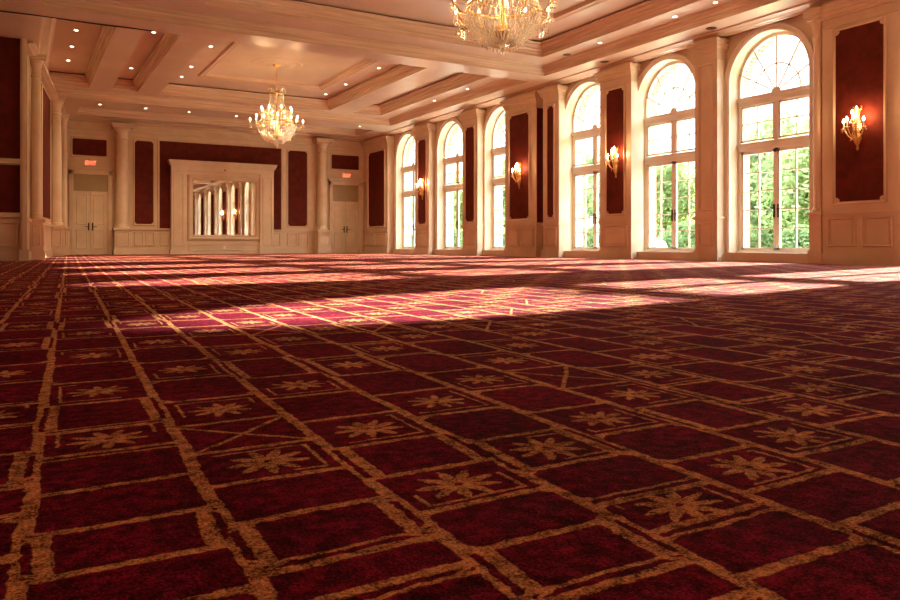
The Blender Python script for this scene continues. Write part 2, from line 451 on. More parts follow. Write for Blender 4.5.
# ------------------------------------------------------------------ window units
def window_unit(n, cy):
    root = empty('window_%d' % n, (XG, cy, 0)); structure(root, 'tall arched window with french doors and fanlight', 'window')
    r = R0 + .0
    def ext(b, P, Q, x0, x1):      # extrude ring between two outlines
        b.rings([[(x0, *p) for p in P], [(x1, *p) for p in P], [(x1, *q) for q in Q], [(x0, *q) for q in Q], [(x0, *p) for p in P]], False)
    f = MB(); e = 0
    ext(f, outline(0, r), outline(0, r - .06), -.03, .05)
    f.box(-.06, .06, -r, r, SILL, SILL + .05)
    f.box(-.05, .06, -r + .05, r - .05, 2.20, 2.36); f.box(-.07, .05, -r + .0, r - .0, 2.28, 2.34)
    f.box(-.05, .06, -r + .05, r - .05, 3.10, 3.28); f.box(-.08, .05, -r + .0, r - .0, 3.2, 3.27)
    f.box(-.03, .05, -.045, .045, 2.3, 3.2)
    f.build('window_frame', WINP, root)
    g = MB(); rr = r - .05
    zb = 3.28
    def bar(b, p, q, w=.014, x0=-.02, x1=.02):
        d = Vector((q[0] - p[0], q[1] - p[1])); L = d.length; d /= L; nn = Vector((-d.y, d.x)) * w
        c = [(p[0] + nn.x, p[1] + nn.y), (p[0] - nn.x, p[1] - nn.y), (q[0] - nn.x, q[1] - nn.y), (q[0] + nn.x, q[1] + nn.y)]
        b.rings([[(x0, *k) for k in c], [(x1, *k) for k in c]]); b.add([(x0, *k) for k in c], [(0, 1, 2, 3)]); b.add([(x1, *k) for k in c], [(0, 1, 2, 3)])
    for a in (30, 60, 90, 120, 150):
        t = math.radians(a); L = 0
        dx, dz = math.cos(t), math.sin(t)
        # distance from hub to the arch
        hz = ZS - zb; B = -hz * dz; C_ = hz * hz - rr * rr; L = -B + math.sqrt(B * B - C_)
        bar(g, (dx * .05, zb + dz * .05), (dx * L, zb + dz * L))
    N = 20; ra = .52
    A = [(ra * math.cos(PI * i / N), zb + ra * 1.05 * math.sin(PI * i / N)) for i in range(N + 1)]
    for i in range(N): bar(g, A[i], A[i + 1], .013)
    A = [(.1 * math.cos(PI * i / 8), zb + .1 * math.sin(PI * i / 8)) for i in range(9)]
    g.rings([[(-.03, 0, zb)] * 9, [(-.03, *k) for k in A], [(.03, *k) for k in A]], False)
    g.build('fanlight_bars', WINP, root)
    for s in (-1, 1):
        c = MB(); y0, y1 = (s * .045, s * (r - .06)); y0, y1 = min(y0, y1), max(y0, y1)
        w = .04
        c.box(-.015, .035, y0, y0 + w, 2.38, 3.1); c.box(-.015, .035, y1 - w, y1, 2.38, 3.1)
        c.box(-.015, .035, y0, y1, 2.38, 2.42); c.box(-.015, .035, y0, y1, 3.06, 3.1)
        ym = (y0 + y1) / 2
        c.box(-.01, .03, ym - .01, ym + .01, 2.4, 3.08); c.box(-.01, .03, y0 + w, y1 - w, 2.73, 2.75)
        o = c.build('casement', WINP, root)
        p = MB(); p.quad((.01, y0, 2.4), (.01, y1, 2.4), (.01, y1, 3.08), (.01, y0, 3.08)); p.build('glass', GLASS, o)
        d = MB(); y0, y1 = (0.003 * s, s * (r - .06)); y0, y1 = min(y0, y1), max(y0, y1); w = .062
        d.box(-.02, .035, y0, y0 + w, SILL + .05, 2.2); d.box(-.02, .035, y1 - w, y1, SILL + .05, 2.2)
        d.box(-.02, .035, y0, y1, SILL + .05, SILL + .1); d.box(-.02, .035, y0, y1, 2.13, 2.2)
        ym = (y0 + y1) / 2; d.box(-.01, .03, ym - .011, ym + .011, .25, 2.15)
        for k in range(1, 5):
            z = .28 + (2.13 - .28) * k / 5; d.box(-.01, .03, y0 + w, y1 - w, z - .01, z + .01)
        o = d.build('french_door', WINP, root)
        p = MB(); p.quad((.01, y0 + .02, .25), (.01, y1 - .02, .25), (.01, y1 - .02, 2.15), (.01, y0 + .02, 2.15)); p.build('glass', GLASS, o)
        h = MB(); yh = s * .045
        h.box(-.032, -.02, yh - .018, yh + .018, .86, 1.12); h.tube([(-.03, yh, 1.02), (-.075, yh, 1.02), (-.08, yh + s * .12, 1.02)], .009, 8)
        h.build('handle', BRONZE, o)
    p = MB(); O = outline(0, r - .04, 3.25); p.add([(.01, *k) for k in O], [tuple(range(len(O)))]); p.build('glass', GLASS, root)
    return root
NAMES = {0: 'nearest arched window, beside the red panel with the big sconce', 1: 'second arched window, between the plain cream pier and a sconce panel',
         2: 'third arched window, red brick showing through its left edge', 3: 'fourth arched window, mostly hidden behind the wide sconce pier',
         4: 'fifth arched window, between two narrow red panels', 5: 'farthest arched window, nearest the back wall corner',
         6: 'arched window on the right wall just outside the photo', 7: 'arched window on the right wall beside the camera',
         8: 'arched window on the right wall behind the camera', 9: 'last arched window on the right wall behind the camera'}
for i, (cy, y0, y1) in enumerate(WIN):
    w = window_unit(i + 1, cy); w['label'] = NAMES[i]

# ------------------------------------------------------------------ far wall
b = MB(); b.box(XL - .2, XG + .1, YF, YF + .2, 0, 5.4)
wall_far = structure(b.build('wall_far', CREAM2), 'cream panelled back wall with doors, red panels and mirror', 'wall')
def fbox(name, x0, x1, z0, z1, d0, d1=0, mat=CREAM, parent=None):
    b = MB(); b.box(x0, x1, YF - d0, YF - d1 + .0, z0, z1); return b.build(name, mat, wall_far if parent is None else parent)
# main red field and its strips
fbox('fabric_field', 4.28, 8.68, .92, 4.02, .02, mat=RED)
m = MB(); frame_mould(m, YF, 4.22, 8.74, .87, 4.08, .06, .045, -1, 'y'); m.build('field_moulding', CREAM, wall_far)
red_panel(YF, 3.46, 4.08, 1.06, 3.98, wall_far, -1, 'y', .06)
red_panel(YF, 8.95, 9.72, 1.06, 3.98, wall_far, -1, 'y', .06)
# wainscot frames
m = MB()
for x0, x1 in ((3.46, 3.75), (3.82, 4.1), (4.3, 4.62), (8.36, 8.66), (8.92, 9.3), (9.38, 9.76)): frame_mould(m, YF, x0, x1, .3, .79, .04, .025, -1, 'y')
m.build('wainscot_panel', CREAM, wall_far)
m = MB()
for x0, x1 in ((3.3, 4.64), (8.33, 9.97), (2.66, 2.8), (11.9, 12.1)):
    for h0, h1, e in ((.845, .865, .02), (.865, .895, .045), (.895, .91, .03)): m.box(x0, x1, YF - e, YF, h0, h1)
m.build('dado_rail', CREAM, wall_far)
m = MB()
for x0, x1 in ((3.3, 4.64), (8.33, 9.97), (2.66, 2.8), (11.9, 12.05)):
    m.box(x0, x1, YF - .03, YF, 0, .17); m.box(x0, x1, YF - .018, YF, .17, .21)
structure(m.build('baseboard_far', CREAM), 'cream baseboard along the back wall', 'baseboard')
m = MB()
for h0, h1, e in ((4.08, 4.12, .03), (4.24, 4.3, .05)): m.box(.9, XW, YF - e, YF, h0, h1)
m.build('frieze_band', CREAM, wall_far)

def column(x, y, w, ztop=4.46, name='column', parent=None, half=True, lab=None, idx=None):
    b = MB(); h = w / 2
    b.box(x - h - .03, x + h + .03, y - h - .03, y + h + .03, 0, .16); b.box(x - h - .01, x + h + .01, y - h - .01, y + h + .01, .16, .22)
    b.box(x - h, x + h, y - h, y + h, .22, .84); b.box(x - h - .04, x + h + .04, y - h - .04, y + h + .04, .84, .91)
    s = h * .8
    zt = ztop
    b.lathe([(h * .98, .91), (h * .98, .96), (s * 1.08, .99), (s * 1.08, 1.02), (s, 1.06), (s, 2.2), (s * .86, zt - .52), (s * .98, zt - .5), (s * .98, zt - .46), (s * .86, zt - .44), (s * .88, zt - .3), (s * 1.1, zt - .2), (s * 1.45, zt - .13)], 24, (x, y, 0))
    b.box(x - h * 1.25, x + h * 1.25, y - h * 1.25, y + h * 1.25, zt - .13, zt - .06); b.box(x - h * 1.4, x + h * 1.4, y - h * 1.4, y + h * 1.4, zt - .06, zt)
    for sx in (-1, 1):
        pass
    frame_mould(b, y - h, x - h + .06, x + h - .06, .3, .78, .035, .02, -1, 'y')
    frame_mould(b, x + h, y - h + .06, y + h - .06, .3, .78, .035, .02, 1, 'x')
    o = b.build(name, CREAM, parent, bevel=.006)
    return o
c1 = column(3.04, YF - .2, .52); c1.name = 'trim_1'; structure(c1, 'cream column on pedestal right of the left double doors', 'column')
c2 = column(10.27, YF - .2, .52); c2.name = 'trim_2'; structure(c2, 'cream column on pedestal left of the right double doors', 'column')

def double_door(n, x0, x1, ztop, label, open_=0):
    root = empty('door_%d' % n, ((x0 + x1) / 2, YF, 0)); structure(root, label, 'door')
    w = (x1 - x0) / 2
    f = MB(); d = .09
    # casing: jambs and head round leaf and transom panel
    for s in (-1, 1):
        a = s * w; f.box(min(a, a + s * .13), max(a, a + s * .13), -d, 0, 0, 2.86); f.box(min(a + s * .02, a + s * .05), max(a + s * .02, a + s * .05), -d - .02, 0, 0, 2.86)
    f.box(-w - .13, w + .13, -d, 0, 2.72, 2.86)
    f.box(-w - .17, w + .17, -d - .05, 0, 2.86, 2.9); f.box(-w - .22, w + .22, -d - .1, 0, 2.9, 2.95)
    f.build('door_casing', CREAM, root)
    t = MB(); t.box(-w, w, -.03, 0, ztop + .02, 2.72); t.box(-w, w, -.06, 0, ztop, ztop + .04); t.build('transom_panel', TRANS, root)
    for s in (-1, 1):
        l = MB(); a0, a1 = sorted((s * .006, s * w)); l.box(a0, a1, -.05, -.005, .01, ztop)
        frame_mould(l, -.05, a0 + .09, a1 - .09, 1.02, ztop - .1, .035, .016, -1, 'y'); frame_mould(l, -.05, a0 + .09, a1 - .09, .2, .86, .035, .016, -1, 'y')
        o = l.build('door_leaf', DOORP, root)
        h = MB(); xh = s * .06; h.box(xh - .022, xh + .022, -.066, -.05, .82, 1.08); h.tube([(xh, -.06, .95), (xh, -.11, .95), (xh + s * .13, -.115, .95)], .011, 8)
        h.build('handle', BRONZE, o)
    return root
double_door(1, 1.55, 2.60, 2.15, 'cream double doors at left of the back wall, beside the left columns')
double_door(2, 10.75, 11.85, 2.07, 'cream double doors at right of the back wall, under the lit exit sign')
for x0, x1 in ((1.52, 2.58), (10.72, 11.9)):
    P = red_panel(YF, x0, x1, 3.36, 3.93, wall_far, -1, 'y', .03)

# mirror surround
root = empty('mirror_surround', (6.48, YF, 0)); tag(root, 'large cream moulded surround like a mantel framing the wall mirror', 'surround')
w = 1.84
b = MB()
for s in (-1, 1):
    a = sorted((s * w, s * (w - .52))); b.box(a[0], a[1], -.26, -.021, 0, 2.98)
b.box(-w + .52, w - .52, -.2, -.021, 0, .42); b.box(-w + .52, w - .52, -.2, -.021, 2.84, 2.98); b.box(-w + .52, w - .52, -.1, -.021, .42, 2.84)
b.build('casing', CREAM, root, bevel=.006)
b = MB()
for s in (-1, 1):
    a = sorted((s * (w - .07), s * (w - .42))); frame_mould(b, -.26, a[0], a[1], .3, 2.86, .04, .02, -1, 'y')
    a = sorted((s * (w + .04), s * (w - .56))); b.box(a[0], a[1], -.3, -.02, 0, .18)
frame_mould(b, -.2, -w + .6, w - .6, .12, .36, .03, .02, -1, 'y')
b.build('panel_moulding', CREAM, root)
b = MB(); b.box(-w, w, -.28, -.021, 2.98, 3.14)
for h0, h1, e in ((3.14, 3.18, .02), (3.18, 3.24, .05), (3.24, 3.3, .08), (3.3, 3.35, .1)): b.box(-w - e, w + e, -.28 - e, -.021, h0, h1)
b.build('cornice', CREAM, root)
root = empty('wall_mirror', (6.54, YF - .135, .69)); tag(root, 'large rectangular mirror in a cream frame on the back wall', 'mirror')
b = MB()
prof = [(-.2, .035), (-.2, .02), (-.17, -.02), (-.12, -.04), (-.06, -.02), (-.03, -.03), (0, .0), (0, .035)]
b.rings([[(-1.13 + t, y, 0 + t), (1.13 - t, y, t), (1.13 - t, y, 1.99 - t), (-1.13 + t, y, 1.99 - t)] for t, y in [(t, -.0 + y - .0) for t, y in prof]])
b.build('frame', CREAM, root)
b = MB(); b.box(-1.14, 1.14, 0.01, .02, -.01, 2.0); b.build('mirror_glass', MIRROR, root)

# exit signs
def exit_sign(x, z, lab, on=True):
    r = empty('exit_sign', (x, YF, z)); tag(r, lab, 'exit sign', 'exit signs over the back doors')
    b = MB(); b.box(-.17, .17, -.055, 0, -.1, .1); b.build('housing', WHITE, r, bevel=.006)
    cu = bpy.data.curves.new('exit_letters', 'FONT'); cu.body = 'EXIT'; cu.size = .17; cu.align_x = 'CENTER'; cu.align_y = 'CENTER'; cu.extrude = .004; cu.offset = .004
    o = bpy.data.objects.new('tmp', cu); COL.objects.link(o)
    dg = bpy.context.evaluated_depsgraph_get(); me = bpy.data.meshes.new_from_object(o.evaluated_get(dg)); bpy.data.objects.remove(o)
    me.transform(Matrix.Rotation(PI / 2, 4, 'X')); me.materials.clear(); me.materials.append(EXITR)
    t = bpy.data.objects.new('letters', me); COL.objects.link(t); t.parent = r; t.location = (0, -.06, 0)
exit_sign(11.35, 3.11, 'exit sign above the right double doors of the back wall')
exit_sign(2.07, 3.11, 'exit sign above the left double doors of the back wall')
# small red sensor and outlet
b = MB(); b.lathe([(0, -.0), (.035, 0), (.035, .03), (.02, .045), (0, .05)], 12)
o = b.build('alarm_sensor', EXITR and paint('red_plastic', (.5, .03, .02), (.55, .04, .03), .4, 5)); o.rotation_euler = (PI / 2, 0, 0); o.location = (6.5, YF - .281, 3.06)
tag(o, 'small red alarm sensor on the mirror surround header', 'sensor')
b = MB(); b.box(-.04, .04, -.01, 0, -.06, .06); b.box(-.018, .018, -.016, -.01, .012, .04); b.box(-.018, .018, -.016, -.01, -.04, -.012)
o = b.build('wall_outlet', WHITE); o.location = (6.5, YF - .2, .24); tag(o, 'small outlet plate at the foot of the mirror surround', 'outlet')

# ------------------------------------------------------------------ left wall
b = MB(); b.box(XL - .2, XL, YN, YF, 0, 5.4)
# canted return behind the projecting pier
def canted(y): return .05 + (y - 17.9) * (1.2 - .05) / (28.1 - 17.9)
b.add([(XL, 17.9, 0), (canted(17.9), 17.9, 0), (canted(28.1), 28.1, 0), (XL, 28.1, 0), (XL, 17.9, 5.4), (canted(17.9), 17.9, 5.4), (canted(28.1), 28.1, 5.4), (XL, 28.1, 5.4)],
      [(0, 3, 2, 1), (4, 5, 6, 7), (0, 1, 5, 4), (1, 2, 6, 5), (2, 3, 7, 6), (3, 0, 4, 7)])
wall_left = structure(b.build('wall_left', CREAM2), 'cream and red left wall with projecting panelled pier and columns', 'wall')
# panels facing the camera on the projecting pier (plane Y = 17.9)
YP = 17.9
b = MB(); b.box(XL, .0, YP - .03, YP, 2.12, 4.72); b.build('fabric_panel', RED, wall_left)
b = MB(); b.box(XL, -.0, YP - .02, YP, 1.0, 1.98); b.build('fabric_panel', RED, wall_left)
b = MB(); b.box(XL, .02, YP - .1, YP, 2.0, 2.1); b.box(XL, .03, YP - .13, YP, 2.06, 2.1); b.box(XL, .0, YP - .08, YP, .9, .99); b.box(XL, .0, YP - .04, YP, 0, .2); b.build('ledge', CREAM, wall_left)
b = MB(); frame_mould(b, YP, -.9, -.03, .3, .8, .05, .03, -1, 'y'); b.build('wainscot_panel', CREAM, wall_left)
b = MB(); b.box(0.0, .13, YP - .12, YP + .1, 0, 4.9); b.box(-.03, .16, YP - .15, YP + .1, 0, .24); b.box(.03, .1, YP - .15, YP, .24, 4.8); b.build('corner_pilaster', CREAM, wall_left, bevel=.006)
# canted face dressings
def cbox(name, y0, y1, z0, z1, d, mat):
    b = MB(); x0, x1 = canted(y0), canted(y1)
    b.add([(x0 - .02, y0, z0), (x0 + d, y0, z0), (x1 + d, y1, z0), (x1 - .02, y1, z0), (x0 - .02, y0, z1), (x0 + d, y0, z1), (x1 + d, y1, z1), (x1 - .02, y1, z1)],
          [(0, 3, 2, 1), (4, 5, 6, 7), (0, 1, 5, 4), (1, 2, 6, 5), (2, 3, 7, 6), (3, 0, 4, 7)])
    return b.build(name, mat, wall_left)
cbox('fabric_panel', 19.6, 21.6, 1.06, 4.4, .015, RED)
cbox('fabric_panel', 22.0, 23.9, 1.06, 4.4, .015, RED)
cbox('dado_rail', 18.0, 27.9, .84, .91, .05, CREAM)
cbox('skirting', 18.0, 27.9, 0, .2, .04, CREAM)
lc = [(19.2, .28, 'cream column on the left wall beside the red corner panel'), (24.5, .36, 'tall cream column on the left wall before the far corner'), (27.5, .24, 'cream column in the far left corner by the double doors')]
for i, (y, w, lab) in enumerate(lc):
    c = column(canted(y) + .12, y, w, 4.6); c.name = 'trim_%d' % (i + 3); structure(c, lab, 'column')
# near part of the left wall and wall behind the camera (out of the photo)
b = MB(); b.box(XL - .2, XG + .5, YN - .2, YN, 0, 5.4); wn_ = structure(b.build('wall_near', CREAM2), 'cream wall behind the camera', 'wall')
for x in (1.0, 5.0, 9.0): red_panel(YN, x, x + 1.8, 1.06, 3.98, wn_, 1, 'y')
for y in (1.5, 6, 10.5, 14.5): red_panel(XL, y - 1, y + 1, 1.06, 3.98, wall_left, 1, 'x')

# ------------------------------------------------------------------ ceiling
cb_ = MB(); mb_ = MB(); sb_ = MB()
def plane_holes(b, x0, x1, y0, y1, z, holes):
    xs = sorted({x0, x1, *[h[0] for h in holes], *[h[1] for h in holes]}); ys = sorted({y0, y1, *[h[2] for h in holes], *[h[3] for h in holes]})
    for i in range(len(xs) - 1):
        for j in range(len(ys) - 1):
            cx, cy = (xs[i] + xs[i + 1]) / 2, (ys[j] + ys[j + 1]) / 2
            if not (x0 <= cx <= x1 and y0 <= cy <= y1): continue
            if any(h[0] < cx < h[1] and h[2] < cy < h[3] for h in holes): continue
            b.quad((xs[i], ys[j], z), (xs[i + 1], ys[j], z), (xs[i + 1], ys[j + 1], z), (xs[i], ys[j + 1], z))
def ring(b, h, prof):
    x0, x1, y0, y1 = h
    b.rings([[(x0 + t, y0 + t, z), (x1 - t, y0 + t, z), (x1 - t, y1 - t, z), (x0 + t, y1 - t, z)] for t, z in prof])
def crown(z0, z1, w):
    h = z1 - z0
    return [(0, z0), (0, z0 + .22 * h), (w * .12, z0 + .25 * h), (w * .12, z0 + .42 * h), (w * .3, z0 + .47 * h), (w * .38, z0 + .62 * h), (w * .62, z0 + .74 * h), (w * .68, z0 + .86 * h), (w * .92, z0 + .9 * h), (w, z0 + .93 * h), (w, z1)]
def shrink(h, t): return (h[0] + t, h[1] - t, h[2] + t, h[3] - t)
XC1 = XA + .24
bays = [(.35, 11.5, 15.9, 24.3), (.35, 11.5, 2.6, 15.2), (1.6, 11.4, 25.5, 27.2), (.35, 11.5, -6.8, 1.9)]
plane_holes(cb_, XL - .1, XC1, YN, YF, ZC, bays)
W1, W2 = .07, .13
# bay levels
for k, h in enumerate(bays):
    ring(mb_, h, crown(ZC, Z2, W1)); hi = shrink(h, W1)
    if k == 0: subs = [(.55, 1.72, 16.5, 23.8), (2.3, 3.0, 16.5, 23.8), (3.6, 9.0, 16.5, 23.8), (9.85, 10.9, 16.5, 23.8)]
    elif k == 1: subs = [(.55, 2.35, 3.2, 14.5), (3.0, 10.9, 3.2, 14.5)]
    elif k == 3: subs = [(3.0, 10.9, -6.2, 1.3)]
    else: subs = []
    plane_holes(cb_, hi[0], hi[1], hi[2], hi[3], Z2, subs)
    for s in subs:
        ring(mb_, s, crown(Z2, Z3 - .03, W2)); si = shrink(s, W2)
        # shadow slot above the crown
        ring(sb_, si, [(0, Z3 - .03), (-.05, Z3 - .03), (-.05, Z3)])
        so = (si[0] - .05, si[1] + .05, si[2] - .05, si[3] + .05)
        inner = []
        if s[1] - s[0] > 4:
            inner = [(so[0] + .75, so[1] - .75, so[2] + 1.1, so[3] - 1.5)]
        plane_holes(cb_, *so, Z3, inner)
        for q in inner:
            ring(mb_, q, [(0, Z3), (0, Z3 - .03), (.05, Z3 - .045), (.1, Z3 - .02), (.14, Z3 - .02), (.16, Z3 + .06)]); qi = shrink(q, .16); plane_holes(cb_, *qi, Z3 + .06, [])
ceiling = structure(cb_.build('ceiling', CEIL), 'coffered cream ceiling glowing pink and gold', 'ceiling')
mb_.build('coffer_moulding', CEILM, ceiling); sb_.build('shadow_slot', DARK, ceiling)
b = MB(); b.box(XL - .2, XG + .5, YN - .2, YF + .2, 5.4, 5.5); b.build('ceiling_slab', STONE, ceiling)
# cornice round the room under the lowest soffit
b = MB()
prof = [(0, 4.49), (.03, 4.5), (.03, 4.51), (.09, 4.52), (.12, 4.54), (.17, 4.56), (.2, 4.57), (.2, ZC)]
for i in range(len(prof) - 1):
    (a, z), (c, y) = prof[i], prof[i + 1]
    b.quad((XW + .1 - a, YN, z), (XW + .1 - c, YN, y), (XW + .1 - c, YF, y), (XW + .1 - a, YF, z))
    b.quad((.9, YF - a * 1.5, z - (.0)), (.9, YF - c * 1.5, y), (XW + .1, YF - c * 1.5, y), (XW + .1, YF - a * 1.5, z))
    b.quad((canted(17.9) + a, 17.9, z), (canted(17.9) + c, 17.9, y), (canted(28.1) + c, 28.1, y), (canted(28.1) + a, 28.1, z))
b.box(XW + .1, XA + .02, YN, YF, 4.52, ZC)
structure(b.build('trim_6', CEILM), 'stepped cornice running under the ceiling around the hall', 'cornice')

# ceiling medallions
def medallion(x, y, z, lab):
    b = MB(); b.lathe([(0, -.02), (.12, -.03), (.2, -.012), (.32, -.02), (.4, -.035), (.46, -.02), (.6, -.012), (.66, -.025), (.7, 0)], 40)
    for k in range(24):
        a = 2 * PI * k / 24; b.octa((.27 * math.cos(a), .27 * math.sin(a), -.015), .028, .014)
    o = b.build('ceiling_medallion', CEIL, smooth=True); o.location = (x, y, z); tag(o, lab, 'ceiling medallion'); return o
CH = [(6.06, 20.0), (5.85, 8.7)]
ZM = Z3 + .06
medallion(*CH[0], ZM, 'round plaster ceiling medallion above the farther chandelier')
medallion(*CH[1], ZM, 'round plaster ceiling medallion above the nearer chandelier')

# downlights
def downlight():
    r = empty('downlight'); b = MB(); b.lathe([(.062, 0), (.062, -.008), (.045, -.012), (.04, .0)], 20); b.build('trim_ring', WHITE, r)
    b = MB(); b.lathe([(0, -.004), (.042, -.004)], 20); b.build('lamp', DOWN, r); return r
def across_lamp(x, y): return y > 24.5 or (x < 1.5 and y > 20)
proto = downlight(); first = True
rows = [('leftmost coffer', [(1.1, y, Z3) for y in (17.3, 18.9, 20.5, 22.1)]),
        ('narrow strip left of the chandelier', [(2.65, y, Z3) for y in (18.2, 22.2)]),
        ('border left of the farther chandelier', [(4.05, y, Z3) for y in (17.6, 18.8, 21.2, 22.6)]),
        ('border right of the farther chandelier', [(8.55, y, Z3) for y in (17.6, 18.8, 21.2, 22.9)]),
        ('coffer strip nearest the windows', [(10.4, y, Z3) for y in (17.3, 19.2, 21.4)]),
        ('soffit over the far cross beam', [(x, 24.95, ZC) for x in (2.1, 3.4, 4.7, 6.2, 8.0, 10.6)]),
        ('soffit along the windows', [(11.22, y, Z2) for y in (9.6, 10.6, 12.8, 18.5, 20.5)])]
ordn = ['nearest', 'second', 'third', 'fourth', 'fifth', 'sixth']
for place, pts in rows:
    for i, (x, y, z) in enumerate(pts):
        o = proto if first else copy_tree(proto); first = False
        if across_lamp(x, y):
            l = bpy.data.lights.new('downlight_beam', 'SPOT'); l.energy = 85; l.color = (1, .74, .45); l.spot_size = 2.3; l.spot_blend = .8; l.shadow_soft_size = .04
            q = bpy.data.objects.new('downlight_beam', l); COL.objects.link(q); q.location = (x, y, z - .02)
        o.location = (x, y, z); across = 'over the far cross beam' in place
        which = ('leftmost' if i == 0 else ordn[i] + ' from left') if across else ('nearest' if i == 0 else ordn[i] + ' nearest')
        tag(o, 'downlight in the %s, %s of its row' % (place, which), 'downlight', 'recessed downlights in the ceiling')
b = MB(); b.tube([(-.9 + 3.2 * i / 12, 15.86, 4.588 - .006 * math.sin(i)) for i in range(13)], .013, 6); tag(b.build('cable', DARK), 'thin black cable along the underside of the cross beam at top left', 'cable')
# ceiling vents / speaker grilles
for (x, y, z, lab) in ((11.8, 10.2, ZC, 'small dark ceiling grille in the soffit above the nearest window'), (11.25, 14.0, Z2, 'small dark ceiling grille in the soffit near the cross beam'), (11.8, 13.3, ZC, 'small dark ceiling grille above the red panel between windows')):
    b = MB(); b.lathe([(.1, 0), (.1, -.008), (.07, -.012), (0, -.012)], 18); o = b.build('ceiling_grille', BRONZE); o.location = (x, y, z); tag(o, lab, 'grille')

# ------------------------------------------------------------------ chandeliers
def candle_light(parent, x, y, z, mat=BULB, sc=1.0, lift=.1):
    b = MB(); b.lathe([(.0, 0), (.045 * sc, .012), (.05 * sc, .02), (.02 * sc, .015), (.02 * sc, .03)], 12, (x, y, z))
    for k in range(6):
        a = 2 * PI * k / 6; b.octa((x + .045 * sc * math.cos(a), y + .045 * sc * math.sin(a), z - .03), .008 * sc, .03 * sc)
    b.build('drip_pan', CRYSTAL, parent)
    b = MB(); b.lathe([(.0, .02), (.013 * sc, .02), (.013 * sc, lift), (0, lift)], 8, (x, y, z)); b.build('candle', CANDLE, parent)
    b = MB(); b.lathe([(0, lift), (.016 * sc, lift + .012), (.022 * sc, lift + .035), (.014 * sc, lift + .06), (0, lift + .085)], 8, (x, y, z)); b.build('bulb', mat, parent)

